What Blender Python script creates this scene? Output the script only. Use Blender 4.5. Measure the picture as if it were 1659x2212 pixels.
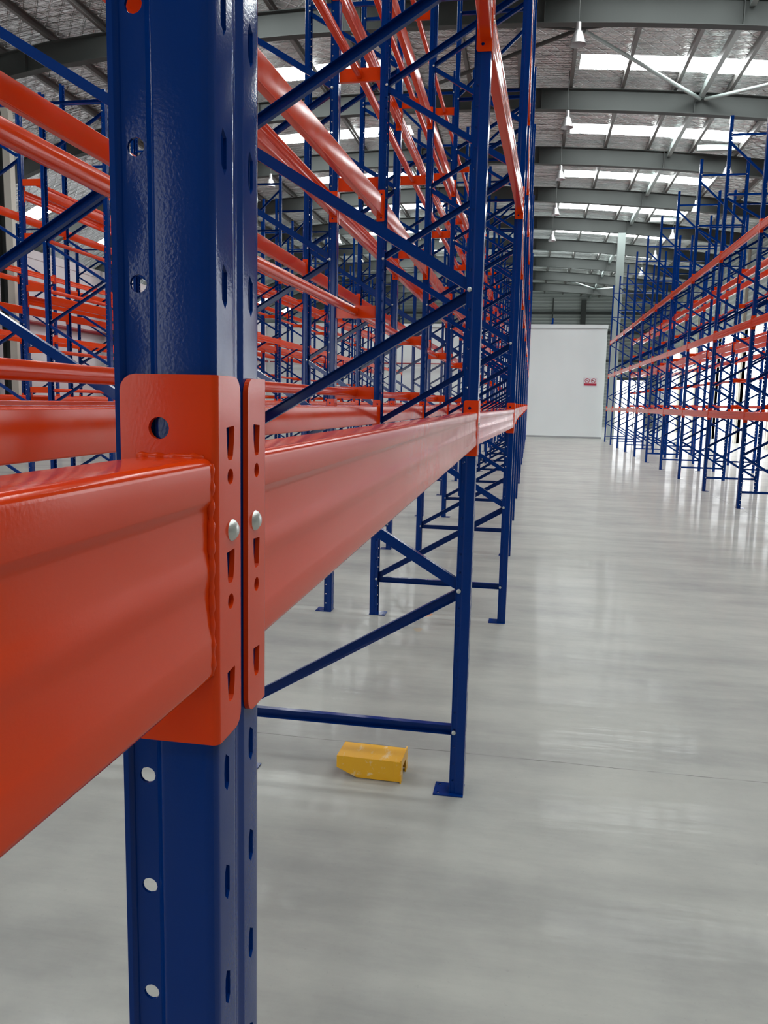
import bpy, bmesh, math, random
from mathutils import Vector, Matrix
from mathutils.geometry import delaunay_2d_cdt
random.seed(7)
for o in list(bpy.data.objects): bpy.data.objects.remove(o, do_unlink=True)
scene = bpy.context.scene
C = scene.collection
pi = math.pi

# ------------------------------------------------------------------ camera
F_PX, PITCH, YAW, ROLL, CAM_Z = 1726.57, 0.1370, -0.1767, 0.0225, 1.7935
cam_d = bpy.data.cameras.new('camera'); cam = bpy.data.objects.new('camera', cam_d); C.objects.link(cam)
scene.camera = cam
cam_d.sensor_fit = 'VERTICAL'; cam_d.sensor_height = 24.0; cam_d.lens = 24.0 * F_PX / 2212.0
cam_d.clip_start = 0.02; cam_d.clip_end = 500
fh = Vector((math.sin(YAW), math.cos(YAW), 0)); rt = Vector((math.cos(YAW), -math.sin(YAW), 0)); upv = Vector((0, 0, 1))
fwd = fh * math.cos(PITCH) - upv * math.sin(PITCH)
up = upv * math.cos(PITCH) + fh * math.sin(PITCH)
ax = rt * math.cos(ROLL) + up * math.sin(ROLL)
ay = up * math.cos(ROLL) - rt * math.sin(ROLL)
az = -fwd
m = Matrix((ax, ay, az)).transposed().to_4x4(); m.translation = Vector((0, 0, CAM_Z))
cam.matrix_world = m
def in_view(pts, m=0):
    for p in pts:
        u, v, d = project(p)
        if u is not None and -m < u < 1659 + m and -m < v < 2212 + m: return True
    return False
def project(p):
    v = Vector(p) - Vector((0, 0, CAM_Z)); d = v.dot(fwd)
    return (829.5 + F_PX * v.dot(ax) / d, 1106 - F_PX * v.dot(ay) / d, d) if d > 0.05 else (None, None, d)

# ------------------------------------------------------------------ light and exposure
SKYLIGHT_STRENGTH = 14.0
SKY_STRENGTH = 3.8
scene.view_settings.view_transform = 'Standard'; scene.view_settings.look = 'None'
scene.view_settings.gamma = 1.0; scene.view_settings.use_curve_mapping = False
scene.view_settings.exposure = 0.30
W = bpy.data.worlds.new('overcast_sky'); scene.world = W; W.use_nodes = True
bg = W.node_tree.nodes['Background']; bg.inputs[0].default_value = (0.93, 0.97, 1.0, 1); bg.inputs[1].default_value = SKY_STRENGTH

# ------------------------------------------------------------------ materials
def mat(name, col, rough=0.5, metal=0.0, coat=0.0, spec=0.5, emit=None, es=0):
    m = bpy.data.materials.new(name); m.use_nodes = True
    b = m.node_tree.nodes['Principled BSDF']
    b.inputs['Base Color'].default_value = (*col, 1); b.inputs['Roughness'].default_value = rough
    b.inputs['Metallic'].default_value = metal; b.inputs['Coat Weight'].default_value = coat
    b.inputs['Coat Roughness'].default_value = 0.06; b.inputs['Specular IOR Level'].default_value = spec
    if emit: b.inputs['Emission Color'].default_value = (*emit, 1); b.inputs['Emission Strength'].default_value = es
    return m
class N:
    def __init__(s, m): s.nt = m.node_tree; s.b = s.nt.nodes['Principled BSDF']
    def new(s, t, **k):
        n = s.nt.nodes.new(t)
        for a, v in k.items(): setattr(n, a, v)
        return n
    def link(s, a, b): s.nt.links.new(a, b)
    def coord(s, scale=(1, 1, 1), kind='Object', rot=(0, 0, 0)):
        t = s.new('ShaderNodeTexCoord'); mp = s.new('ShaderNodeMapping'); mp.inputs['Scale'].default_value = scale
        mp.inputs['Rotation'].default_value = rot
        s.link(t.outputs[kind], mp.inputs[0]); return mp.outputs[0]
    def noise(s, vec, scale, detail=4, rough=0.5):
        n = s.new('ShaderNodeTexNoise'); n.inputs['Scale'].default_value = scale; n.inputs['Detail'].default_value = detail
        n.inputs['Roughness'].default_value = rough; s.link(vec, n.inputs['Vector']); return n.outputs[0]
    def ramp(s, fac, stops):
        r = s.new('ShaderNodeValToRGB'); e = r.color_ramp.elements
        while len(e) < len(stops): e.new(0.5)
        for i, (p, c) in enumerate(stops):
            e[i].position = p; e[i].color = (*c, 1) if isinstance(c, tuple) else (c, c, c, 1)
        s.link(fac, r.inputs[0]); return r.outputs[0]
    def mix(s, fac, a, b, mode='MIX'):
        n = s.new('ShaderNodeMix', data_type='RGBA', blend_type=mode)
        for sock, v in ((n.inputs[0], fac), (n.inputs[6], a), (n.inputs[7], b)):
            if hasattr(v, 'links') or hasattr(v, 'is_output'): s.link(v, sock)
            else: sock.default_value = v if isinstance(v, (int, float)) else (*v, 1)
        return n.outputs[2]
    def math(s, op, a, b=None):
        n = s.new('ShaderNodeMath', operation=op)
        for sock, v in ((n.inputs[0], a), (n.inputs[1], b)):
            if v is None: continue
            if hasattr(v, 'is_output'): s.link(v, sock)
            else: sock.default_value = v
        return n.outputs[0]
    def bump(s, h, strength, dist=0.01):
        n = s.new('ShaderNodeBump'); n.inputs['Strength'].default_value = strength; n.inputs['Distance'].default_value = dist
        s.link(h, n.inputs['Height']); s.link(n.outputs[0], s.b.inputs['Normal']); return n

def paint(name, col, rough, bump=0.10, coat=0.6, blotch=0.0, col2=None, spec=0.5):
    m = mat(name, col, rough, coat=coat, spec=spec); n = N(m)
    v = n.coord()
    h = n.noise(v, 420, 3)
    h2 = n.noise(n.coord((1, 0.15, 1)), 30, 3)
    hh = n.math('ADD', n.math('MULTIPLY', h, 0.5), n.math('MULTIPLY', h2, 0.35))
    b = n.bump(hh, bump, 0.0006)
    n.link(b.outputs[0], n.b.inputs['Coat Normal'])
    if col2:
        f = n.ramp(n.noise(n.coord((3, 0.5, 3)), 6, 5, 0.6), [(0.35, 0.0), (0.75, 1.0)])
        n.link(n.mix(f, col, col2), n.b.inputs['Base Color'])
    r = n.ramp(n.noise(v, 9, 4), [(0.3, rough * 0.8), (0.7, rough * 1.35)]); n.link(r, n.b.inputs['Roughness'])
    return m
M_BLUE = paint('blue_powder_coat', (0.0003, 0.028, 0.180), 0.11, 0.22, coat=0.0, spec=0.20)
M_ORANGE = paint('orange_powder_coat', (0.74, 0.047, 0.003), 0.13, 0.16, coat=0.0, col2=(0.70, 0.058, 0.006), spec=0.21)
M_YELLOW = mat('yellow_guard_paint', (0.92, 0.46, 0.006), 0.4, coat=0.2)
n = N(M_YELLOW); f = n.ramp(n.noise(n.coord((9, 3, 9)), 2.2, 6, 0.7), [(0.56, 0.0), (0.66, 1.0)])
n.link(n.mix(f, (0.92, 0.46, 0.006), (0.88, 0.62, 0.30)), n.b.inputs['Base Color'])
M_ZINC = mat('zinc_bolt', (0.62, 0.63, 0.6), 0.38, 0.75)
n = N(M_ZINC); n.bump(n.noise(n.coord(), 600, 2), 0.15, 0.001)
M_STEEL = mat('grey_green_steel_paint', (0.060, 0.066, 0.063), 0.6, spec=0.2)
M_PURLIN = mat('galvanised_purlin', (0.15, 0.147, 0.14), 0.42, 0.25)
M_BRACE_W = mat('pale_grey_tube_paint', (0.30, 0.35, 0.335), 0.4)
M_COLUMN = mat('cream_column_paint', (0.62, 0.60, 0.52), 0.5)
M_PANEL = mat('white_sandwich_panel', (0.72, 0.755, 0.745), 0.42)
n = N(M_PANEL); n.link(n.ramp(n.noise(n.coord((1, 1, 0.6)), 0.6, 2), [(0.3, (0.75, 0.785, 0.775)), (0.7, (0.79, 0.825, 0.815))]), n.b.inputs['Base Color'])
M_PANEL_L = mat('white_sandwich_panel_side', (0.76, 0.72, 0.74), 0.4)
M_SEAM = mat('panel_seam', (0.34, 0.35, 0.35), 0.6)
M_PIPE = mat('red_sprinkler_pipe', (0.30, 0.02, 0.03), 0.35)
M_LAMPCAP = mat('lamp_cap_aluminium', (0.7, 0.7, 0.7), 0.3, 0.8)
M_LAMP = mat('prismatic_lamp_reflector', (0.5, 0.5, 0.5), 0.15, 0.6); n = N(M_LAMP)
n.bump(n.noise(n.coord((8, 8, 1)), 14, 2), 0.5, 0.02)
M_SIGNW = mat('sign_white', (0.72, 0.68, 0.70), 0.4)
M_SIGNR = mat('sign_red', (0.45, 0.02, 0.05), 0.4)
M_SIGNK = mat('sign_black', (0.05, 0.02, 0.03), 0.5)
M_SKYL = mat('translucent_skylight_sheet', (0.9, 0.9, 0.9), 0.6, emit=(0.95, 1.0, 1.0), es=SKYLIGHT_STRENGTH)
M_APRON = mat('outdoor_concrete', (0.5, 0.5, 0.5), 0.8)

# corrugated wall cladding
def cladding(name, col, axis):
    m = mat(name, col, 0.5); n = N(m)
    s = n.new('ShaderNodeTexCoord'); sx = n.new('ShaderNodeSeparateXYZ'); n.link(s.outputs['Object'], sx.inputs[0])
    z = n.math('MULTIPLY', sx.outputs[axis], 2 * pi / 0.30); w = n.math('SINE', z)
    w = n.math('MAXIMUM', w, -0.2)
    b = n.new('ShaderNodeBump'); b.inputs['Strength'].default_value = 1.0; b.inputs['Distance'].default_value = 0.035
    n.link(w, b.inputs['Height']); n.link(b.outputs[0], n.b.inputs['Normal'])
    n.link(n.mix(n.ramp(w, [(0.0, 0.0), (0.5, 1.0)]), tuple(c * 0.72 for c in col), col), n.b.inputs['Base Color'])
    return m
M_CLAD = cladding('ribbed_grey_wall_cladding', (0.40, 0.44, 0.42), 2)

# polished concrete
M_FLOOR = mat('polished_concrete', (0.4, 0.4, 0.4), 0.5, spec=0.2, coat=0.32); n = N(M_FLOOR)
v1 = n.coord(); n1 = n.noise(v1, 0.75, 7, 0.66); n2 = n.noise(v1, 3.2, 8, 0.7); n3 = n.noise(v1, 55, 4, 0.6)
nx = n.noise(n.coord((0.35, 1.6, 1)), 1.3, 6, 0.65)
base = n.ramp(n1, [(0.34, (0.25, 0.25, 0.235)), (0.47, (0.355, 0.356, 0.324)), (0.64, (0.425, 0.425, 0.375))])
base = n.mix(0.45, base, n.ramp(n2, [(0.3, (0.28, 0.28, 0.268)), (0.7, (0.46, 0.46, 0.42))]))
base = n.mix(0.45, base, n.ramp(nx, [(0.36, (0.25, 0.25, 0.245)), (0.60, (0.46, 0.46, 0.425))]))
base = n.mix(n.ramp(n3, [(0.62, 0.0), (0.75, 0.35)]), base, (0.27, 0.27, 0.25))
tc = n.new('ShaderNodeTexCoord'); sp = n.new('ShaderNodeSeparateXYZ'); n.link(tc.outputs['Object'], sp.inputs[0])
wob = n.math('MULTIPLY', n.math('SUBTRACT', n.noise(v1, 1.3, 5, 0.7), 0.5), 0.045)
def joint(sock, off, pitch, wd):
    a = n.math('ADD', n.math('ADD', sock, -off + 300 * pitch), wob)
    a = n.math('MODULO', a, pitch); a = n.math('ABSOLUTE', n.math('SUBTRACT', a, pitch / 2))
    return n.math('GREATER_THAN', a, pitch / 2 - wd)
jj = n.math('MAXIMUM', joint(sp.outputs[1], 3.95, 5.95, 0.0035), joint(sp.outputs[0], -2.15, 6.0, 0.006))
jw = n.math('MULTIPLY', jj, n.ramp(n.noise(v1, 5, 3), [(0.38, 0.25), (0.55, 0.8)]))
base = n.mix(jw, base, (0.13, 0.13, 0.12))
# orange paint spill near the third frame
def blob(cx, cy, r):
    a = n.math('POWER', n.math('SUBTRACT', sp.outputs[0], cx), 2.0); b2 = n.math('POWER', n.math('MULTIPLY', n.math('SUBTRACT', sp.outputs[1], cy), 0.55), 2.0)
    d = n.math('ADD', n.math('SQRT', n.math('ADD', a, b2)), n.math('MULTIPLY', n.math('SUBTRACT', n.noise(v1, 22, 3), 0.5), 0.09))
    return n.math('LESS_THAN', d, r)
base = n.mix(n.math('MULTIPLY', blob(-0.80, 6.62, 0.045), 0.75), base, (0.62, 0.20, 0.03))
base = n.mix(n.math('MULTIPLY', blob(-0.80, 6.15, 0.03), 0.3), base, (0.58, 0.36, 0.12))
n.link(base, n.b.inputs['Base Color'])
rr = n.ramp(n.noise(n.coord((0.5, 1.4, 1)), 0.9, 6, 0.65), [(0.35, 0.045), (0.70, 0.14)])
n.link(rr, n.b.inputs['Coat Roughness']); n.b.inputs['Coat IOR'].default_value = 1.12
hb = n.math('ADD', n.math('MULTIPLY', n.noise(n.coord((0.25, 1.6, 1)), 1.6, 5, 0.6), 1.0), n.math('MULTIPLY', n3, 0.02))
_b = n.bump(hb, 0.25, 0.012); n.link(_b.outputs[0], n.b.inputs['Coat Normal'])

# reinforced foil lining
M_FOIL = mat('silver_foil_insulation', (0.86, 0.89, 0.88), 0.2, 0.70); n = N(M_FOIL)
cr = n.noise(n.coord((0.55, 4.2, 1)), 1.8, 4, 0.55)
sg = n.noise(n.coord((0.45, 1.7, 1)), 1.1, 2, 0.5)
def stripes(ang):
    w = n.new('ShaderNodeTexWave'); w.inputs['Scale'].default_value = 1.0; w.inputs['Distortion'].default_value = 1.2; w.inputs['Detail Scale'].default_value = 1.0
    n.link(n.coord((1, 1, 1), rot=(0, 0, ang)), w.inputs['Vector']); return n.ramp(w.outputs['Fac'], [(0.0, 0.0), (0.10, 1.0)])
mesh_h = n.math('MINIMUM', stripes(math.radians(38)), stripes(math.radians(-38)))
hh = n.math('ADD', n.math('ADD', n.math('MULTIPLY', cr, 1.0), n.math('MULTIPLY', sg, 1.8)), n.math('MULTIPLY', mesh_h, 0.12))
n.bump(hh, 1.0, 0.34)
n.link(n.ramp(cr, [(0.3, 0.12), (0.7, 0.26)]), n.b.inputs['Roughness'])

# ------------------------------------------------------------------ mesh helpers
class MB:
    def __init__(s): s.v = []; s.f = []
    def add(s, vs, fs, M=None):
        o = len(s.v); s.v += [tuple(M @ Vector(q)) if M else tuple(q) for q in vs]; s.f += [tuple(i + o for i in q) for q in fs]; return s
    def box(s, x0, x1, y0, y1, z0, z1, M=None):
        vs = [(x, y, z) for z in (z0, z1) for y in (y0, y1) for x in (x0, x1)]
        return s.add(vs, [(0, 2, 3, 1), (4, 5, 7, 6), (0, 1, 5, 4), (2, 6, 7, 3), (0, 4, 6, 2), (1, 3, 7, 5)], M)
    def prism(s, poly, a, b, M=None, cap=True):
        """closed profile (p,q) extruded along local z from a to b"""
        k = len(poly); vs = [(p, q, a) for p, q in poly] + [(p, q, b) for p, q in poly]
        fs = [(i, (i + 1) % k, (i + 1) % k + k, i + k) for i in range(k)]
        if cap: fs += [tuple(range(k))[::-1], tuple(range(k, 2 * k))]
        return s.add(vs, fs, M)
    def bar(s, p0, p1, poly, ref=(0, 1, 0)):
        p0 = Vector(p0); p1 = Vector(p1); d = (p1 - p0); L = d.length; d.normalize(); r = Vector(ref)
        q = (r - d * r.dot(d)).normalized(); p = q.cross(d)
        M = Matrix((p, q, d)).transposed().to_4x4(); M.translation = p0
        return s.prism(poly, 0, L, M)
    def tube(s, p0, p1, r, k=10): return s.bar(p0, p1, [(r * math.cos(2 * pi * i / k), r * math.sin(2 * pi * i / k)) for i in range(k)], (0.01, 0.3, 1) if abs((Vector(p1) - Vector(p0)).normalized().z) < 0.9 else (1, 0, 0))
    def lathe(s, prof, k=20, M=None):
        vs = []; fs = []
        for r, z in prof:
            for i in range(k): vs.append((r * math.cos(2 * pi * i / k), r * math.sin(2 * pi * i / k), z))
        for j in range(len(prof) - 1):
            for i in range(k): fs.append((j * k + i, j * k + (i + 1) % k, (j + 1) * k + (i + 1) % k, (j + 1) * k + i))
        return s.add(vs, fs, M)
    def mesh(s, name, material, smooth=None, merge=None):
        me = bpy.data.meshes.new(name); me.from_pydata(s.v, [], s.f); me.materials.append(material)
        bm = bmesh.new(); bm.from_mesh(me)
        if merge: bmesh.ops.remove_doubles(bm, verts=bm.verts, dist=merge)
        bmesh.ops.recalc_face_normals(bm, faces=bm.faces); bm.to_mesh(me); bm.free()
        if smooth is not None:
            for p in me.polygons: p.use_smooth = True
            me.set_sharp_from_angle(angle=math.radians(smooth))
        return me
def put(name, me, parent=None, loc=None, rotz=0):
    o = bpy.data.objects.new(name, me); C.objects.link(o)
    if parent: o.parent = parent
    if loc: o.location = loc
    if rotz: o.rotation_euler.z = rotz
    return o
def tag(o, label, cat=None, group=None, kind=None):
    if label: o['label'] = label
    if cat: o['category'] = cat
    if group: o['group'] = group
    if kind: o['kind'] = kind
    return o
def thing(name, label, cat, loc, rotz=0, group=None):
    return tag(put(name, None, None, loc, rotz), label, cat, group)
def struct(name, me, parent=None):
    o = put(name, me, parent)
    if not parent: o['kind'] = 'structure'
    return o

def solid(me_in, t, offset=-1.0, smooth=30, bevel=0):
    o = bpy.data.objects.new('tmp', me_in); C.objects.link(o)
    md = o.modifiers.new('s', 'SOLIDIFY'); md.thickness = t; md.offset = offset; md.use_even_offset = True
    if bevel:
        bv = o.modifiers.new('b', 'BEVEL'); bv.width = bevel; bv.segments = 2; bv.limit_method = 'ANGLE'; bv.angle_limit = math.radians(50)
    dg = bpy.context.evaluated_depsgraph_get(); me = bpy.data.meshes.new_from_object(o.evaluated_get(dg))
    bpy.data.objects.remove(o)
    for p in me.polygons: p.use_smooth = True
    me.set_sharp_from_angle(angle=math.radians(smooth))
    o = bpy.data.objects.new('tmp', me); C.objects.link(o)
    wn = o.modifiers.new('w', 'WEIGHTED_NORMAL'); wn.keep_sharp = True; wn.weight = 90
    dg = bpy.context.evaluated_depsgraph_get(); me2 = bpy.data.meshes.new_from_object(o.evaluated_get(dg))
    bpy.data.objects.remove(o); return me2
def inside(p, poly):
    c = False; k = len(poly)
    for i in range(k):
        (x1, y1), (x2, y2) = poly[i], poly[(i + 1) % k]
        if (y1 > p[1]) != (y2 > p[1]) and p[0] < (x2 - x1) * (p[1] - y1) / (y2 - y1) + x1: c = not c
    return c
def sheet(outline, holes, vlines=()):
    """triangulated flat plate with holes; vlines: s positions that must be edges"""
    vs = []; es = []
    def loop(P):
        o = len(vs); vs.extend(Vector(p) for p in P); es.extend((o + i, o + (i + 1) % len(P)) for i in range(len(P)))
    loop(outline)
    for h in holes: loop(h)
    z0 = min(p[1] for p in outline); z1 = max(p[1] for p in outline)
    for s in vlines:
        o = len(vs); vs.extend([Vector((s, z0)), Vector((s, z1))]); es.append((o, o + 1))
    ov, oe, of, *_ = delaunay_2d_cdt(vs, es, [], 0, 1e-7)
    fs = []
    for f in of:
        c = (sum(ov[i][0] for i in f) / len(f), sum(ov[i][1] for i in f) / len(f))
        if inside(c, outline) and not any(inside(c, h) for h in holes): fs.append(tuple(f))
    return [(v[0], v[1]) for v in ov], fs
def circ(cx, cz, r, k=12): return [(cx + r * math.cos(2 * pi * i / k), cz + r * math.sin(2 * pi * i / k)) for i in range(k)]
def rrect(x0, x1, z0, z1, r, k=4):
    P = []
    for cx, cz, a in ((x1 - r, z1 - r, 0), (x0 + r, z1 - r, 90), (x0 + r, z0 + r, 180), (x1 - r, z0 + r, 270)):
        for i in range(k + 1):
            t = math.radians(a + 90 * i / k); P.append((cx + r * math.cos(t), cz + r * math.sin(t)))
    return P

# ------------------------------------------------------------------ upright profile (perforated omega post)
PITCH_Z = 0.0815; PW = 0.090
def upright_mesh(ncell, name):
    # half profile (u across, d depth); mirrored
    half = [(0.0, 0.0022), (0.004, 0.0018), (0.008, 0.0002), (0.0105, 0.0), (0.0365, 0.0), (0.0400, 0.0006), (0.0430, 0.0024), (0.0446, 0.0052), (0.0450, 0.0085), (0.0450, 0.0360),
            (0.0444, 0.0385), (0.0410, 0.0425), (0.0404, 0.0435), (0.0404, 0.0580), (0.0410, 0.0595), (0.0434, 0.0610), (0.0446, 0.0625), (0.0448, 0.0660)]
    path = [(-u, d) for u, d in half[::-1]][:-1] + half
    S = [0.0]
    for a, b in zip(path, path[1:]): S.append(S[-1] + math.hypot(b[0] - a[0], b[1] - a[1]))
    mid = S[len(half) - 1]
    def mp(s, z):
        s = max(0, min(S[-1], s))
        for i in range(len(S) - 1):
            if s <= S[i + 1] + 1e-9:
                t = (s - S[i]) / (S[i + 1] - S[i]); a, b = path[i], path[i + 1]
                return (-(a[1] + (b[1] - a[1]) * t), a[0] + (b[0] - a[0]) * t, z)
    slot = [(-0.0022, 0.0140), (0.0040, 0.0095), (0.0040, -0.0090), (0.0004, -0.0138), (-0.0046, -0.0085), (-0.0052, 0.0010), (-0.0046, 0.0090)]
    h = PITCH_Z / 2
    holes = []
    for c in (-0.0245, 0.0245): holes.append([(mid + c + p, q) for p, q in slot][::-1])
    sh = None
    for i in range(len(half) - 1):
        if half[i][0] == 0.0404 and half[i + 1][0] == 0.0404: sh = (S[len(half) - 1 + i] + S[len(half) + i]) / 2 - mid
    for c in (-sh, sh): holes.append(circ(mid + c, 0, 0.0057, 12))
    pts, fs = sheet([(0, -h), (S[-1], -h), (S[-1], h), (0, h)], holes, S[1:-1])
    mb = MB(); 
    mapped = [mp(p[0], p[1]) for p in pts]
    for k in range(ncell):
        z = 0.0705 + PITCH_Z * k
        mb.add([(x, y, q + z) for x, y, q in mapped], fs)
    # foot and head strips
    zb = 0.0705 - h; zt = 0.0705 + PITCH_Z * (ncell - 0.5)
    for za, zc in ((0.006, zb), (zt, zt + 0.05)):
        g = [mp(s, z) for z in (za, zc) for s in S]; k = len(S)
        mb.add(g, [(i, i + 1, i + 1 + k, i + k) for i in range(k - 1)])
    me = mb.mesh('shell', M_BLUE, merge=1e-6)
    return solid(me, 0.0022, -1.0 if True else 1.0, 28)
UP_TALL = upright_mesh(95, 'upright_tall'); UP_LOW = upright_mesh(79, 'upright_low')

D = 1.146     # frame depth, outer face to outer face
CH = [(-0.0225, 0.015), (-0.0225, -0.015), (0.0225, -0.015), (0.0225, 0.015), (0.0200, 0.015), (0.0200, -0.0125), (-0.0200, -0.0125), (-0.0200, 0.015)]
CHF = [(p, -q) for p, q in CH][::-1]
def chan(p0, p1, openside):
    mb = MB(); mb.bar(p0, p1, CH if openside else CHF, (0, 1, 0)); return mb.mesh('brace', M_BLUE)
XA, XB = -0.054, -(D - 0.054)      # aisle side / flue side bracing lines
def brace_set(nodes, horiz):
    out = []
    for a, b in zip(nodes, nodes[1:]):
        (sa, za), (sb, zb) = a, b
        up_to_aisle = sb == 'A'
        xa = XA if sa == 'A' else XB; xb = XA if sb == 'A' else XB
        dz = 0.018 if zb > za else -0.018
        out.append(('diagonal_brace', chan((xa, 0.004 if up_to_aisle else -0.002, za + dz), (xb, 0.004 if up_to_aisle else -0.002, zb - dz), not up_to_aisle)))
    for z in horiz: out.append(('horizontal_brace', chan((XA, 0, z), (XB, 0, z), False)))
    return out
def zig(z0, dz, n): return [('F' if k % 2 == 0 else 'A', z0 + dz * k) for k in range(n)]
NODES_1 = zig(0.308, 0.655, 10)
SET_1 = brace_set(NODES_1, [0.300, 6.26, 7.45]) + brace_set([('F', 6.30), ('A', 7.30)], [])
BOLTS_1 = NODES_1 + [('A', 0.300), ('F', 6.26), ('A', 6.26), ('A', 7.45), ('F', 7.45)]
NODES_5 = NODES_1[:10]
SET_5 = brace_set(NODES_5, [0.300, 6.36]); BOLTS_5 = NODES_5 + [('A', 0.300)]
mb = MB(); pts, fs = sheet([(-0.138, -0.062), (0.0, -0.062), (0.0, 0.062), (-0.138, 0.062)], [circ(-0.116, -0.040, 0.008), circ(-0.116, 0.040, 0.008)])
mb.add([(x, y, 0.006) for x, y in pts], fs); _m = mb.mesh('bp', M_BLUE)
BASE = solid(_m, 0.006, -1.0, 30)
if max(v.co.z for v in BASE.vertices) > 0.007:
    for v in BASE.vertices: v.co.z -= 0.006
mb = MB(); mb.lathe([(0.0, 0.0065), (0.007, 0.0060), (0.0098, 0.004), (0.0105, 0.0), (0.0, 0.0)], 14, Matrix.Rotation(pi / 2, 4, 'X')); BOLT = mb.mesh('bolt', M_ZINC, 35, 1e-6)

def frame(label, x, y, rotz, upm=UP_TALL, braces=SET_1, bolts=(), group=None):
    t = thing('rack_frame', label, 'rack frame', (x, y, 0), rotz, group)
    put('upright', upm, t); put('upright', upm, t, (-D, 0, 0), pi)
    put('base_plate', BASE, t); put('base_plate', BASE, t, (-D, 0, 0), pi)
    for nme, me in braces: put(nme, me, t)
    side = -1 if abs(rotz) < 0.1 else 1
    for s, z in bolts:
        xx = XA if s == 'A' else XB
        o = put('bolt', BOLT, t, (xx, side * 0.0404, z), 0 if side < 0 else pi)
        if bolts is not BOLTS_1 or True: pass
    return t

# ------------------------------------------------------------------ beams
BAY = 3.0126; LB = BAY - 0.098
def beam_profile():
    # (x, z) front at x=0, local z from connector bottom
    zb, zt = 0.0445, 0.1885; P = []
    def arc(cx, cz, r, a0, a1, k=6):
        for i in range(k + 1):
            t = math.radians(a0 + (a1 - a0) * i / k); P.append((cx + r * math.cos(t), cz + r * math.sin(t)))
    r = 0.006
    arc(-0.050 + r, zt - r, r, 180, 90); arc(-r, zt - r, r, 90, 0)
    P.extend([(0.0, zt - 0.026), (-0.0004, zt - 0.0275), (-0.0022, zt - 0.031), (-0.0026, zt - 0.034), (-0.0026, zt - 0.056), (-0.0023, zt - 0.062), (-0.0012, zt - 0.069), (-0.0012, zt - 0.076),
              (-0.0020, zt - 0.083), (-0.0022, zt - 0.088), (-0.0016, zb + 0.044), (-0.0011, zb + 0.036), (-0.0003, zb + 0.0285), (0.0, zb + 0.026)])
    arc(-r, zb + r, r, 0, -90); arc(-0.050 + r, zb + r, r, -90, -180)
    return P
def beam_mesh(L, name='beam'):
    P = beam_profile(); k = len(P); ys = [0.0 + L * i / 6 for i in range(7)]
    vs = [(x - 0.003, y, z) for y in ys for x, z in P]; fs = [(j * k + i, j * k + (i + 1) % k, (j + 1) * k + (i + 1) % k, (j + 1) * k + i) for j in range(6) for i in range(k)]
    fs += [tuple(range(k)), tuple(range(6 * k, 7 * k))[::-1]]
    mb = MB(); mb.add(vs, fs); return mb.mesh(name, M_ORANGE, 40)
BEAM = beam_mesh(LB)
def connector_mesh(mirror):
    # unfolded: s<0 side flange (against post side), s>0 front flange; bend at s=0
    H = 0.240; R = 0.0045; arcL = R * pi / 2; s0 = -0.060; s1 = arcL + 0.0370
    out = rrect(s0, s1, 0, H, 0.0105)
    holes = [circ(-0.034, H - 0.0335, 0.0070, 16), circ(-0.034, 0.0285, 0.0070, 16)]
    xs = arcL + 0.0185
    tear = [(-0.0068, 0.0098), (0.0066, 0.0108), (0.0072, 0.0095), (0.0066, 0.0), (0.0046, -0.0090), (0.0022, -0.0115), (-0.0034, -0.0112), (-0.0048, -0.0095)]
    for zc in (0.1975, 0.1160, 0.0345): holes.append([(xs + p, zc + q) for p, q in tear][::-1])
    for zc in (0.1755, 0.0920): holes.append(circ(xs, zc, 0.0052, 14))
    lines = [arcL * i / 4 for i in range(5)]
    pts, fs = sheet(out, holes, lines)
    def mp(s, z):
        if s <= 0: x, y = -R + s, 0.0
        elif s < arcL: a = s / R; x, y = -R + R * math.sin(a), -(R - R * math.cos(a))
        else: x, y = 0.0, -R - (s - arcL)
        return (x, (-y if mirror else y), z)
    mb = MB(); mb.add([mp(*p) for p in pts], fs if not mirror else [f[::-1] for f in fs]); me = mb.mesh('c', M_ORANGE)
    # outer surface passes through x=0 (front) and y=0 (beam side): thickness must go towards the post
    r = solid(me, 0.0036, -1.0, 30)
    if max(v.co.x for v in r.vertices) > 0.0015: r = solid(me, 0.0036, 1.0, 30)
    return r
CONN_A = connector_mesh(False)   # at the near end of a beam: front flange reaches towards -y
CONN_B = connector_mesh(True)    # at the far end: front flange reaches towards +y
mb = MB(); mb.lathe([(0.0, 0.0042), (0.004, 0.0036), (0.0066, 0.0016), (0.0074, 0.0), (0.0, 0.0)], 16, Matrix.Rotation(pi / 2, 4, 'Y')); RIVET = mb.mesh('rivet', M_ZINC, 40, 1e-6)
def weld_mesh():
    mb = MB(); random.seed(3); P = [(x, z) for x, z in beam_profile()]
    # bead along front face and top, wavy
    pts = [(-0.050, 0.1885)] + [(-0.05 + 0.044 * i / 14, 0.1885) for i in range(1, 15)] + [(0.0, 0.185 - 0.137 * i / 40) for i in range(41)]
    k = 7; vs = []; fs = []
    for i, (x, z) in enumerate(pts):
        r = 0.0020 + 0.0011 * random.random() + 0.0005 * math.sin(i * 1.7)
        for j in range(k):
            a = 2 * pi * j / k; tang_h = z > 0.186
            if tang_h: vs.append((x - 0.003, 0.0 + r * math.cos(a), z + r * math.sin(a)))
            else: vs.append((x - 0.0045 + r * math.cos(a), 0.0 + r * 1.1 * math.sin(a), z))
    for i in range(len(pts) - 1):
        for j in range(k): fs.append((i * k + j, i * k + (j + 1) % k, (i + 1) * k + (j + 1) % k, (i + 1) * k + j))
    mb.add(vs, fs); return mb.mesh('weld', M_ORANGE, 60)
WELD = weld_mesh()

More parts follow.
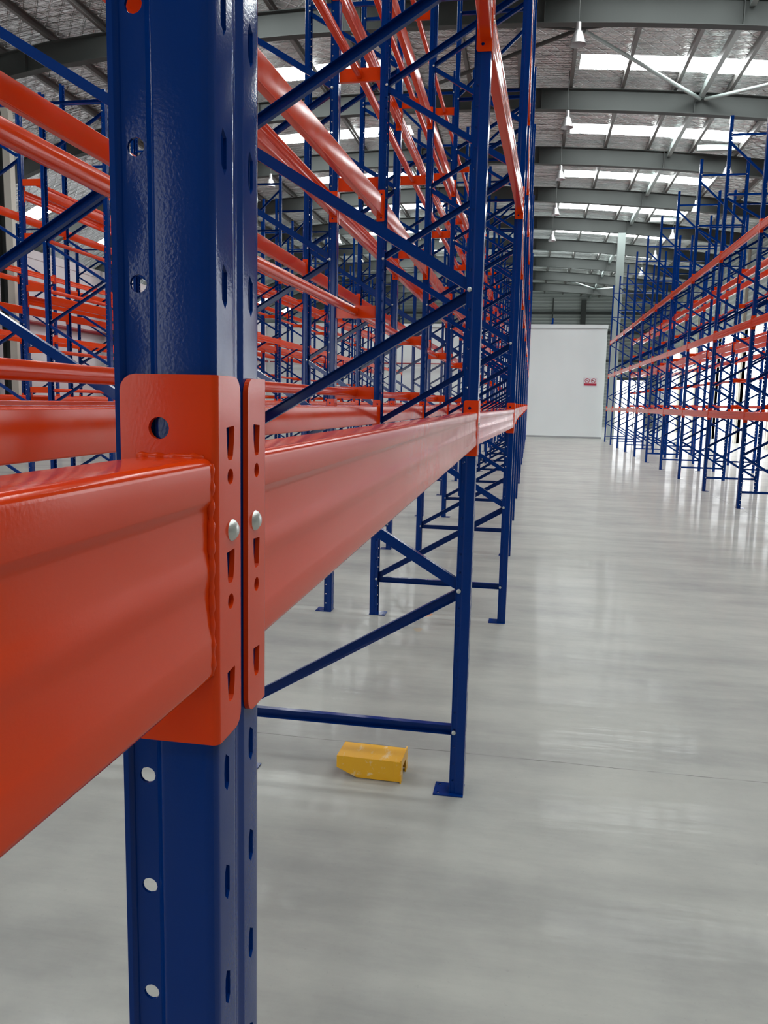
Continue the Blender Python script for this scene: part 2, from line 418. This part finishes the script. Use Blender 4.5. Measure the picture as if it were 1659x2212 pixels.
ORD = ['zeroth', 'first', 'second', 'third', 'fourth', 'fifth', 'sixth', 'seventh', 'eighth', 'ninth', 'tenth', 'eleventh', 'twelfth', 'thirteenth', 'fourteenth', 'fifteenth', 'sixteenth', 'seventeenth', 'eighteenth', 'nineteenth', 'twentieth']
beams = []   # (distance, p0, p1, z, facing, label, group)
count = {}
def nth(key):
    count[key] = count.get(key, 0) + 1; return ORD[count[key]]
def queue_beam(p0, p1, z, facing, label, group):
    """p0,p1: (x,y) of front plane at post centres, p0 nearer to the camera row start; label has a %s for which bay in view"""
    pts = [(p0[0] + (p1[0] - p0[0]) * t / 24, p0[1] + (p1[1] - p0[1]) * t / 24, zz) for t in range(25) for zz in (z, z + 0.12, z + 0.24)]
    if not in_view(pts, 80): return
    label = label % (nth(label) + ' visible') if in_view(pts) else label % 'cut off'
    d = min(math.hypot(p[0], p[1]) for p in (p0, p1))
    beams.append((d, p0, p1, z, facing, label, group))
def place_beam(p0, p1, z, facing, label, group):
    a = math.atan2(p1[0] - p0[0], p1[1] - p0[1])
    if facing > 0: base, rot = p0, -a
    else: base, rot = p1, pi - a
    d = Vector((math.sin(a), math.cos(a))) * (0.049 if facing > 0 else -0.049)
    t = thing('rack_beam', label, 'rack beam', (base[0] + d[0], base[1] + d[1], z), rot, group)
    put('beam_body', BEAM, t)
    L = LB
    c1 = put('end_connector', CONN_A, t, (0, 0, 0)); c2 = put('end_connector', CONN_B, t, (0, L, 0))
    dist = min(math.hypot(*p0), math.hypot(*p1))
    if dist < 8:
        for c, s in ((c1, -1), (c2, 1)):
            r = put('rivet', RIVET, c, (0.0, s * 0.026, 0.1395)); tag(r, 'silver domed rivet')
            w = put('weld_bead', WELD, c)
    return t

def rack_row(desc, xs, ys, rot, levels, upm=UP_TALL, braces=SET_1, boltset=BOLTS_1, bolt_n=4, gname='', low_first=False):
    """xs: list of aisle-plane x per frame; rot 0: aisle side faces +x, pi: faces -x"""
    sgn = 1 if rot == 0 else -1; k = 0
    for i, (x, y) in enumerate(zip(xs, ys)):
        D_ = D
        seen = in_view([(x - sgn * D_ * q / 4, y, zq * 0.2) for q in range(5) for zq in range(40)])
        frame(('blue rack frame, %s visible one counted along %s' % (nth('frame' + desc), desc)) if seen else 'blue frame of %s outside the picture, %s one' % (desc, nth('out' + desc)), x - sgn * 0.004, y, rot, UP_LOW if (low_first and i == 0) else upm, SET_5 if (low_first and i == 0) else braces, (boltset if not (low_first and i == 0) else BOLTS_5) if i < bolt_n else (), 'upright frames of ' + desc)
    lv = ['lowest', 'second', 'third', 'top']
    for i in range(len(ys) - 1):
        for j, z in enumerate(levels):
            p0, p1 = (xs[i], ys[i]), (xs[i + 1], ys[i + 1])
            queue_beam(p0, p1, z, sgn, 'orange beam, %s level, aisle side of %s, %%s bay' % (lv[j], desc), gname)
            b0, b1 = (xs[i] - sgn * (D + 0.008), ys[i]), (xs[i + 1] - sgn * (D + 0.008), ys[i + 1])
            queue_beam(b0, b1, z, -sgn, 'orange beam, %s level, back side of %s, %%s bay' % (lv[j], desc), gname)

Y0 = 0.5204
LEV = [1.5675, 3.2133, 4.8701]
n1_ = 16; ys1 = [Y0 + BAY * (i - 1) for i in range(n1_)]
xs1 = [-0.190, -0.1907, -0.2193, -0.1194, -0.1505, -0.1652] + [-0.165 + 0.008 * math.sin(i * 2.3) for i in range(n1_ - 6)]
rack_row('the nearest left rack', xs1, ys1, 0, LEV, bolt_n=7, gname='orange beams of the nearest left rack')
xs2 = [-1.597 - (D + 0.008)] * n1_
rack_row('the rack behind nearest left rack', xs2, ys1, pi, LEV, bolt_n=7, gname='orange beams of the rack behind the nearest left rack')
for o in []: pass
# right double rack
nr = 11; ysr = [12.4876 + BAY * i for i in range(nr)]
rack_row('the right rack', [3.800] * nr, ysr, pi, LEV, bolt_n=4, gname='orange beams of the right rack')
rack_row('the rack behind right rack', [6.436] * nr, ysr, 0, LEV, bolt_n=0, gname='orange beams of the rack behind the right rack')
# far left double rack
n3_ = 11; ys3 = [12.25 + BAY * i for i in range(n3_)]; LEV3 = LEV; XE, XW = -6.745, -9.385
rack_row('the far left double rack, near half', [XE] * n3_, ys3, 0, LEV3, low_first=True, bolt_n=3, gname='orange beams of the far left double rack')
rack_row('the far left double rack, far half', [XW] * n3_, ys3, pi, LEV3, low_first=True, bolt_n=3, gname='orange beams of the far left double rack')
# low rack along the white side wall
n5_ = 8; ys5 = [18.1 + BAY * i for i in range(n5_)]
rack_row('the low rack along white wall', [-13.30] * n5_, ys5, 0, LEV, upm=UP_LOW, braces=SET_5, boltset=(), bolt_n=0, gname='orange beams of the low rack')

beams.sort(key=lambda b: b[0])
for b in beams[:300]: place_beam(*b[1:])
if len(beams) > 300:
    mb = MB(); P = beam_profile(); k = len(P)
    cp = rrect(-0.06, 0.0, 0.0, 0.24, 0.01, 2)
    for d, p0, p1, z, fc, lb, gp in beams[300:]:
        a = math.atan2(p1[0] - p0[0], p1[1] - p0[1]); base, rot = (p0, -a) if fc > 0 else (p1, pi - a)
        M = Matrix.Translation((base[0], base[1], z)) @ Matrix.Rotation(rot, 4, 'Z')
        vs = [(x - 0.003, y, zz) for y in (0.05, 0.05 + LB) for x, zz in P]
        mb.add(vs, [(i, (i + 1) % k, (i + 1) % k + k, i + k) for i in range(k)], M)
        for y0, y1 in ((0.0454, 0.049), (0.049 + LB, 0.0526 + LB)): mb.box(-0.06, 0, y0, y1, 0, 0.24, M)
        for y0, y1 in ((0.005, 0.0454), (0.0526 + LB, 0.093 + LB)): mb.box(-0.0036, 0, y0, y1, 0, 0.24, M)
    o = put('rack_beams', mb.mesh('rack_beams', M_ORANGE, 40)); tag(o, 'orange beams in the farthest bays of all racks', 'rack beams', None, 'stuff')

# ------------------------------------------------------------------ row spacers and pallet stop bars in the flues
def spacer_mesh(w):
    P = [(0.0, 0.0), (0.03, 0.0), (0.03, 0.003), (0.003, 0.003), (0.003, 0.097), (0.03, 0.097), (0.03, 0.1), (0.0, 0.1)]
    mb = MB(); M = Matrix(((0, 0, 1, 0), (1, 0, 0, 0), (0, 1, 0, 0), (0, 0, 0, 1)))
    mb.prism(P, 0, w, M); return mb.mesh('spacer', M_ORANGE)
def stopbar_mesh(L, mt):
    P = [(-0.022, -0.030), (0.022, -0.030), (0.022, 0.030), (-0.022, 0.030)]
    P = [(-0.022, -0.026), (-0.018, -0.030), (0.018, -0.030), (0.022, -0.026), (0.022, 0.026), (0.018, 0.030), (-0.018, 0.030), (-0.022, 0.026)]
    mb = MB(); M = Matrix(((1, 0, 0, 0), (0, 0, 1, 0), (0, 1, 0, 0), (0, 0, 0, 1)))
    mb.prism(P, 0, L, M); return mb.mesh('stop', mt, 50)
STOP = stopbar_mesh(BAY - 0.036, M_ORANGE); STOPB = stopbar_mesh(BAY - 0.036, M_BLUE)
def flue(desc, xl, xr, ys, zs, blue=(), stops=None):
    wds = ['lowest', 'second', 'third', 'fourth', 'fifth', 'sixth']
    memo = {}
    for j, z in enumerate(zs):
        for i, y in enumerate(ys):
            a = xl[i] + 0.002; b = xr[i] - 0.002; w = round(b - a, 3)
            if w not in memo: memo[w] = spacer_mesh(w)
            u, v, d = project(((a + b) / 2, y, z))
            if u is None or not (-60 < u < 1720 and -60 < v < 2270): continue
            wh = nth('sp%d' % j + desc)
            o = put('row_spacer', memo[w], None, (a, y - 0.02, z - 0.05))
            tag(o, 'short orange row spacer, %s up, %s visible one along the %s' % (wds[j], wh, desc), 'row spacer', 'row spacers of ' + desc)
        for i in range(len(ys) - 1):
            x0 = (xl[i] + xr[i]) / 2; x1 = (xl[i + 1] + xr[i + 1]) / 2
            vis = False
            for t in range(9):
                f = t / 8; u, v, d = project((x0 + (x1 - x0) * f, ys[i] + (ys[i + 1] - ys[i]) * f, z))
                if u is not None and -60 < u < 1720 and -60 < v < 2270: vis = True
            if not vis: continue
            wh = nth('st%d' % j + desc)
            o = put('pallet_stop_bar', STOPB if j in blue else STOP, None, (x0, ys[i] + 0.013, z), -math.atan2(x1 - x0, ys[i + 1] - ys[i]))
            tag(o, '%s pallet stop bar, %s up, between the %s, %s visible bay' % ('blue' if j in blue else 'orange', wds[j], desc, wh), 'pallet stop', 'pallet stop bars of ' + desc)
SP1 = [1.862, 2.515, 3.51, 4.33, 5.17, 6.10]
flue('near left racks', [-1.601] * n1_, [x - D - 0.006 for x in xs1], ys1, SP1)
flue('right racks', [3.800 + D + 0.006] * nr, [6.436 - D - 0.006] * nr, ysr, SP1[:5], blue=(3,))
flue('far left racks', [XW + D + 0.006] * n3_, [XE - D - 0.006] * n3_, ys3, SP1[:5])

# ------------------------------------------------------------------ yellow upright guard lying on the floor
g = thing('upright_guard', 'yellow steel upright guard lying on the floor beside the rack foot', 'guard', (-0.84, 3.556, 0), math.radians(-1.5))
t = 0.006
mb = MB()
LG = 0.312; WG = 0.165; HG = 0.105
mb.add([(0, 0, HG), (LG, 0, HG), (LG, WG, HG), (0, WG, HG)], [(0, 1, 2, 3)])
for yy in (0, WG):
    vs = [(0, yy, HG), (0, yy, 0.045), (0.10, yy, 0.0035), (LG, yy, 0.0035), (LG, yy, HG)]
    mb.add(vs, [(0, 1, 2, 3, 4)])
me = mb.mesh('guard', M_YELLOW, merge=1e-5); put('guard_channel', solid(me, t, -1.0, 30, 0.003), g)
mb = MB(); mb.add([(LG, y, z) for y, z in ((-0.006, 0.0), (0.0, 0.112), (WG + 0.006, 0.112), (WG + 0.006, 0.0), (WG - 0.04, 0.0), (WG - 0.04, 0.07), (0.04, 0.07), (0.04, 0.0))], [(0, 1, 2, 3, 4, 5, 6, 7)])
put('foot_plate', solid(mb.mesh('fp', M_YELLOW), 0.006, 1.0, 30), g)
mb = MB(); mb.box(LG - 0.035, LG - 0.031, -0.0012, 0.0, 0.03, 0.10); put('weld_bead', mb.mesh('w', M_YELLOW), g)

# ------------------------------------------------------------------ building shell
XL, XR, YB, YE = -24.0, 10.9, -8.0, 76.0
RY = [21.83 + 5.95 * k for k in range(-5, 9)]
def zb(x): return 11.32 - 0.0052 * (x + 4.3) ** 2 - (0.02 * (x + 13) ** 2 if x < -13 else 0)
def zroof(x): return zb(x) + 0.90
mb = MB(); mb.box(XL - 2, XR, YB, YE, -0.2, 0.0); struct('floor', mb.mesh('floor', M_FLOOR))
mb = MB(); mb.box(XR, XR + 40, YB - 20, YE + 30, -0.22, -0.02); tag(put('outdoor_apron', mb.mesh('apron', M_APRON)), None, None, None, 'structure').name = 'trim_1'
mb = MB(); mb.box(XL - 2, XR, YE, YE + 30, -0.22, -0.02); mb.box(XL - 2, XR, YB - 20, YB, -0.22, -0.02); tag(put('trim_2', mb.mesh('apron', M_APRON)), None, None, None, 'structure')
SKX = [(-21.8, -20.2), (-11.2, -5.0), (1.0, 7.15)]
sky_y = [(25.80 + 5.95 * k, 26.86 + 5.95 * k) for k in range(-5, 8)]
xsb = sorted(set([XL - 0.3, XR + 0.3] + [a for s in SKX for a in s] + [XL + i * 1.2 for i in range(1, 29)]))
ysb = sorted(set([YB - 0.2, YE + 0.2] + [a for s in sky_y for a in s]))
mb = MB()
for i in range(len(xsb) - 1):
    for j in range(len(ysb) - 1):
        xm = (xsb[i] + xsb[i + 1]) / 2; ym = (ysb[j] + ysb[j + 1]) / 2
        if any(a < xm < b and (a < 0 or ym < 1e9) for a, b in SKX) and any(a < ym < b for a, b in sky_y): continue
        x0, x1, y0, y1 = xsb[i], xsb[i + 1], ysb[j], ysb[j + 1]
        mb.add([(x, y, zroof(x) + q) for q in (0, 0.06) for x, y in ((x0, y0), (x1, y0), (x1, y1), (x0, y1))],
               [(0, 1, 2, 3), (7, 6, 5, 4), (0, 4, 5, 1), (1, 5, 6, 2), (2, 6, 7, 3), (3, 7, 4, 0)])
struct('ceiling', mb.mesh('ceiling', M_FOIL))
wn = 0
for y0, y1 in sky_y:
    for a, b in SKX:
        wn += 1; mb = MB(); k = 6
        for i in range(k):
            x0 = a + (b - a) * i / k; x1 = a + (b - a) * (i + 1) / k
            mb.add([(x0, y0, zroof(x0) + 0.03), (x1, y0, zroof(x1) + 0.03), (x1, y1, zroof(x1) + 0.03), (x0, y1, zroof(x0) + 0.03)], [(0, 1, 2, 3)])
        struct('window_%d' % wn, mb.mesh('skylight', M_SKYL))

# arched rafters (I section following the roof)
def rafter(y):
    xs = [XL + 0.3 + (XR - XL - 0.6) * i / 24 for i in range(25)]; mb = MB()
    for i in range(24):
        x0, x1 = xs[i], xs[i + 1]
        for (a, b, h0, h1) in ((-0.008, 0.008, 0.02, 0.64), (-0.13, 0.13, 0.0, 0.022), (-0.13, 0.13, 0.63, 0.65)):
            mb.add([(x, y + q, zb(x) + h) for x in (x0, x1) for q, h in ((a, h0), (b, h0), (b, h1), (a, h1))],
                   [(0, 1, 5, 4), (1, 2, 6, 5), (2, 3, 7, 6), (3, 0, 4, 7)])
    return mb
PX = [-18.4, -16.8, -15.2, -13.6, -12.0, -10.4, -8.8, -7.2, -5.6, -4.0, -2.4, -0.8, 0.8, 2.4, 4.0, 5.6, 7.2, 8.8]
for k, y in enumerate(RY):
    t = thing('roof_rafter', 'grey green arched steel rafter, %s from the near end of the roof' % ORD[k + 1], 'rafter', (0, 0, 0), 0, 'arched roof rafters')
    put('girder', rafter(y).mesh('rafter', M_STEEL), t)
    mb = MB()
    for x in (-14.4, -9.6, -4.8, -0.1, 4.6): mb.box(x - 0.012, x + 0.012, y - 0.12, y + 0.12, zb(x) + 0.02, zb(x) + 0.63)
    put('web_stiffener', mb.mesh('stiff', M_STEEL), t)['kind'] = 'stuff'
Cp = [(-0.035, -0.10), (0.035, -0.10), (0.035, -0.085), (0.031, -0.085), (0.031, -0.096), (-0.031, -0.096), (-0.031, 0.096), (0.035, 0.096), (0.035, 0.10), (-0.035, 0.10)]
for k, x in enumerate(PX[::-1]):
    zz = zroof(x) - 0.12; mb = MB()
    M = Matrix(((1, 0, 0, x), (0, 0, 1, 0), (0, 1, 0, zz), (0, 0, 0, 1)))
    mb.prism([(p * 1.5, q) for p, q in Cp], YB, YE, M)
    o = put('roof_purlin', mb.mesh('purlin', M_PURLIN)); tag(o, 'long galvanised roof purlin under the foil, %s from the right hand wall' % ORD[k + 1], 'purlin', 'roof purlins')
# fascia/ridge tube running lengthways beside the purlins
mb = MB(); mb.box(4.72, 4.86, YB, YE, zroof(4.8) - 0.42, zroof(4.8) - 0.20)
tag(put('strut_tube', mb.mesh('strut', M_BRACE_W)), 'pale grey square strut tube running lengthways under the right roof', 'strut')
# cross bracing tubes
cb = [((0.95, RY[5] + 1.4), (4.75, RY[6] - 0.1)), ((4.9, RY[6] - 0.1), (9.2, RY[5] + 1.6)), ((-4.7, RY[6] - 0.1), (0.7, RY[5] + 1.4)), ((0.95, RY[12]+0.2), (4.7, RY[13] - 0.2)), ((4.9, RY[13] - 0.2), (9.2, RY[12] + 0.3)), ((0.8, RY[5] + 1.4), (4.4, RY[5] + 0.2)), ((-4.2, RY[5] + 0.2), (0.7, RY[5]+1.3))]
lbl = ['pale diagonal roof brace left of the nearest skylight strut', 'pale diagonal roof brace right of the nearest skylight strut', 'diagonal roof brace above the nearest left rack top', 'far pale diagonal roof brace above the white box, left one', 'far pale diagonal roof brace above the white box, right one', 'thin dark roof brace rising to the nearest rafter on the right', 'thin dark roof brace rising to the nearest rafter on the left']
for i, ((xa, ya), (xb, yb)) in enumerate(cb):
    mb = MB(); r = 0.055 if i < 5 else 0.035; za = zb(xa) + (0.45 if i < 5 else 0.5); zc = zb(xb) + 0.45
    mb.tube((xa, ya, za), (xb, yb, zc), r, 10); tag(put('roof_brace', mb.mesh('rb', M_BRACE_W if i in (0, 1, 3, 4) else M_STEEL, 40)), lbl[i], 'roof brace')
# skylight service beam
for y in (33.1, 45.0):
    mb = MB(); mb.box(5.68, 7.12, y - 0.08, y + 0.08, zroof(6.4) - 0.26, zroof(6.4) - 0.06)
    tag(put('trimmer_beam', mb.mesh('tb', M_BRACE_W)), 'pale trimmer beam crossing two purlins under the %s skylight' % ('second' if y < 40 else 'fourth'), 'trimmer beam')

# walls
def wall(name, boxes, mt):
    mb = MB()
    for b in boxes: mb.box(*b)
    return struct(name, mb.mesh(name, mt))
HT = 12.3
OPZ = 6.0
boxes = [(XR, XR + 0.15, YB, YE, OPZ, 10.0)]
doors = []
ey = [RY[k] for k in range(len(RY))]
for k, y in enumerate(ey[:-1]):
    if y < 15: continue
    doors.append((y + 0.07, ey[k + 1] - 0.07))
prev = YB
for a, b in doors: boxes.append((XR, XR + 0.15, prev, a, 0, OPZ)); prev = b
boxes.append((XR, XR + 0.15, prev, YE, 0, OPZ))
boxes.append((XR, XR + 0.15, YB, YE, 10.0, zroof(XR) + 0.05))
wall('wall_right', boxes, M_CLAD)
wall('wall_left', [(XL - 0.15, XL, YB, YE, 0, zroof(XL) + 0.05)], M_CLAD)
def gable(name, y0, y1, holes):
    mb = MB(); k = 14
    edges = sorted(set([XL - 0.15 + (XR - XL + 0.3) * i / k for i in range(k + 1)] + [h[0] for h in holes] + [h[1] for h in holes]))
    for a, b in zip(edges, edges[1:]):
        zlo = 0
        for h in holes:
            if h[0] - 1e-6 <= a and b <= h[1] + 1e-6: zlo = h[2]
        vs = [(x, y, z) for y in (y0, y1) for x, z in ((a, zlo), (b, zlo), (b, zroof(b) + 0.05), (a, zroof(a) + 0.05))]
        mb.add(vs, [(0, 1, 2, 3), (7, 6, 5, 4), (0, 4, 5, 1), (1, 5, 6, 2), (2, 6, 7, 3), (3, 7, 4, 0)])
    return struct(name, mb.mesh(name, M_CLAD))
gable('wall_end', YE, YE + 0.15, [(6.93, 10.1, 4.2)])
gable('wall_near', YB - 0.15, YB, [(-8.2, -4.5, 5.0)])  # unseen doorway inferred behind the camera, added to light surfaces facing it
# roller door frames (open)
for k, (a, b) in enumerate(doors):
    mb = MB(); mb.box(XR - 0.01, XR + 0.16, a - 0.06, a, 0, OPZ + 0.12); mb.box(XR - 0.01, XR + 0.16, b, b + 0.06, 0, OPZ + 0.12); mb.box(XR - 0.06, XR + 0.16, a, b, OPZ, OPZ + 0.30)
    struct('door_%d' % (k + 1), mb.mesh('door', M_COLUMN))
mb = MB(); mb.box(6.8, 6.93, YE - 0.06, YE + 0.16, 0, 4.33); mb.box(10.1, 10.23, YE - 0.06, YE + 0.16, 0, 4.33); mb.box(6.93, 10.1, YE - 0.06, YE + 0.16, 4.2, 4.45); mb.box(8.05, 8.12, YE - 0.02, YE + 0.1, 0, 4.2); mb.box(9.2, 9.27, YE - 0.02, YE + 0.1, 0, 4.2)
struct('door_%d' % (len(doors) + 1), mb.mesh('door', M_STEEL))
# girts and posts on the end wall
tn = 3
for z in (5.8, 8.3, 10.0):
    mb = MB(); mb.box(XL, XR, YE - 0.2, YE, z, z + 0.22); struct('trim_%d' % tn, mb.mesh('girt', M_STEEL)); tn += 1
for k, x in enumerate((-15.5, -9.5, -3.5, 4.3)):
    mb = MB(); mb.box(x - 0.22, x + 0.22, YE - 0.5, YE - 0.16, 0, zb(x) + 0.3)
    tag(put('wall_column', mb.mesh('col', M_STEEL)), 'grey steel column against the far end wall, %s from the left' % ORD[k + 1], 'column', 'end wall columns')
for k, x in enumerate((-12.5, -6.5, -0.8, 1.6, 7.0)):
    mb = MB(); mb.box(x - 0.05, x + 0.05, YE - 0.28, YE - 0.2, 0, zb(x) + 0.3); struct('trim_%d' % tn, mb.mesh('mullion', M_STEEL)); tn += 1

# steel H columns
def hcol(x, y, top, mt, w=0.30, d=0.30):
    mb = MB(); mb.box(x - w / 2, x - w / 2 + 0.02, y - d / 2, y + d / 2, 0, top); mb.box(x + w / 2 - 0.02, x + w / 2, y - d / 2, y + d / 2, 0, top)
    mb.box(x - w / 2, x + w / 2, y - 0.01, y + 0.01, 0, top); return mb.mesh('column', mt)
for k, y in enumerate(RY):
    if y > 10: tag(put('building_column', hcol(XR - 0.08, y, zb(XR), M_COLUMN, 0.14, 0.12)), 'cream steel column between the right hand doorways, %s from near end' % ORD[k], 'column', 'right wall columns')
mb = MB(); mb.box(4.17, 4.55, 45.45, 45.79, 0, zb(4.35)); tag(put('building_column', mb.mesh('column', M_BRACE_W)), 'tall pale grey free standing column beside the white box corner', 'column')
mb = MB(); mb.box(-15.02, -14.80, 21.44, 21.66, 0, 9.6)
mb.add([(x, y, z) for y in (21.44, 21.66) for x, z in ((-15.02, 9.6), (-14.80, 9.6), (-15.1, zb(-15)), (-15.35, zb(-15)))], [(0, 1, 2, 3), (7, 6, 5, 4), (0, 4, 5, 1), (1, 5, 6, 2), (2, 6, 7, 3), (3, 7, 4, 0)])
tag(put('building_column', mb.mesh('column', M_COLUMN)), 'cream square column rising in front of the white side wall', 'column')
for k, y in enumerate(RY[5:9]):
    tag(put('building_column', hcol(-15.28, y, zb(-15.4), M_STEEL)), 'grey steel column along the white side wall, %s from near end' % ORD[k + 1], 'column', 'left side columns')

# white cold room: front wall and side wall
t = thing('cold_room', 'white panelled cold room box closing the far end of the aisle', 'cold room', (0, 0, 0))
mb = MB(); mb.box(-15.9, 4.0, 46.57, 60.0, 0.0, 6.05); put('wall_panel', mb.mesh('front', M_PANEL), t)
mb = MB(); mb.box(-15.9, 4.03, 46.53, 60.0, 6.08, 6.28); put('cap_flashing', mb.mesh('cap', M_PANEL), t)
mb = MB(); mb.box(-15.9, 3.99, 46.58, 59.9, 6.05, 6.08); put('seam_strip', mb.mesh('seam', M_SEAM), t)
mb = MB(); mb.box(-15.65, 4.0, 46.54, 46.57, 0.0, 0.10); put('kerb', mb.mesh('kerb', M_SEAM), t)
mb = MB(); mb.box(-23.9, -15.66, YB + 0.1, 46.5, 0.0, 6.1); o = put('cold_room', mb.mesh('side', M_PANEL_L)); tag(o, 'long white panelled cold room wall behind the far left racks', 'cold room')
mb = MB(); mb.box(-15.66, -15.655, YB + 0.2, 46.4, 5.55, 5.57); mb.box(-15.66, -15.64, YB + 0.2, 46.4, 6.02, 6.28); c = put('cap_flashing', mb.mesh('cap', M_PANEL_L), o)
# pipes on the side wall
mb = MB(); mb.tube((-15.56, YB + 1, 4.02), (-15.56, 46.4, 4.02), 0.07, 12); mb.tube((-15.4, 46.45, 4.02), (-0.9, 46.45, 4.02), 0.035, 10)
tag(put('sprinkler_pipe', mb.mesh('pipe', M_PIPE, 40)), 'dark red pipe running along the white cold room walls', 'pipe')
# small blue gadget on the box roof
mb = MB(); mb.box(0.90, 1.06, 46.9, 47.1, 6.28, 6.36); mb.box(0.97, 1.06, 46.95, 47.05, 6.36, 6.66); tag(put('valve_box', mb.mesh('vb', M_BLUE)), 'small blue fitting on top of the white cold room', 'fitting')
# prohibition sign
s = thing('warning_sign', 'white and red prohibition sign with two circles on the cold room', 'sign', (3.225, 46.555, 3.15))
mb = MB(); mb.box(-0.365, 0.365, -0.008, 0.008, -0.225, 0.225); put('sign_board', mb.mesh('sb', M_SIGNW), s)
mb = MB(); mb.box(-0.34, 0.34, -0.012, -0.0085, -0.205, -0.085); put('red_band', mb.mesh('rb', M_SIGNR), s)
for cx in (-0.17, 0.17):
    mb = MB(); ri, ro = 0.105, 0.135
    kk = 28; vs = [(cx + r * math.cos(2 * pi * i / kk), yy, 0.065 + r * math.sin(2 * pi * i / kk)) for yy in (-0.011, -0.0085) for r in (ri, ro) for i in range(kk)]
    fs = [(i, (i + 1) % kk, kk + (i + 1) % kk, kk + i) for i in range(kk)] + [(2 * kk + i, 3 * kk + i, 3 * kk + (i + 1) % kk, 2 * kk + (i + 1) % kk) for i in range(kk)] + [(kk + i, kk + (i + 1) % kk, 3 * kk + (i + 1) % kk, 3 * kk + i) for i in range(kk)]
    mb.add(vs, fs); M = Matrix.Translation((cx, -0.010, 0.065)) @ Matrix.Rotation(pi / 4, 4, 'Y'); mb.box(-0.11, 0.11, -0.0015, 0.0015, -0.012, 0.012, M)
    put('prohibition_ring', mb.mesh('ring', M_SIGNR), s)
mb = MB(); M = Matrix.Translation((-0.17, -0.0088, 0.065)) @ Matrix.Rotation(-0.6, 4, 'Y'); mb.box(-0.06, 0.06, -0.0008, 0.0008, -0.008, 0.008, M); mb.box(0.10, 0.19, -0.0096, -0.0088, 0.03, 0.085); mb.box(0.19, 0.24, -0.0096, -0.0088, 0.03, 0.06); mb.box(0.11, 0.13, -0.0096, -0.0088, 0.085, 0.12)
put('black_symbol', mb.mesh('sym', M_SIGNK), s)

# ------------------------------------------------------------------ high bay lamps
mb = MB(); mb.lathe([(0.0, 0.52), (0.035, 0.52), (0.06, 0.50), (0.065, 0.34), (0.075, 0.30), (0.0, 0.30)], 16); CAP = mb.mesh('cap', M_LAMPCAP, 35, 1e-6)
mb = MB(); mb.lathe([(0.075, 0.31), (0.105, 0.27), (0.150, 0.16), (0.180, 0.06), (0.205, 0.0), (0.197, 0.0), (0.172, 0.06), (0.142, 0.16), (0.097, 0.265), (0.065, 0.30)], 28); REF = mb.mesh('ref', M_LAMP, 60)
def lamp(x, y, z, label):
    t = thing('high_bay_lamp', label, 'lamp', (x, y, z), 0, 'high bay lamps')
    put('housing', CAP, t); put('reflector', REF, t)
    mb = MB(); mb.tube((0, 0, 0.52), (0, 0, zroof(x) - 0.004 - z), 0.012, 6); put('cable', mb.mesh('cable', M_STEEL), t)
cols = {-10.9: 'far left', -5.1: 'middle left', 0.72: 'aisle', 6.8: 'right'}
for x, nm in cols.items():
    kk = 0
    for k in range(0, 5 if x == 0.72 else 7):
        y = 21.1 + 5.9 * k
        if x == 6.8 and k < 2: continue
        kk += 1
        lamp(x, y, 10.42, 'glossy cone high bay lamp in the %s line, %s from the camera' % (nm, ORD[kk]))
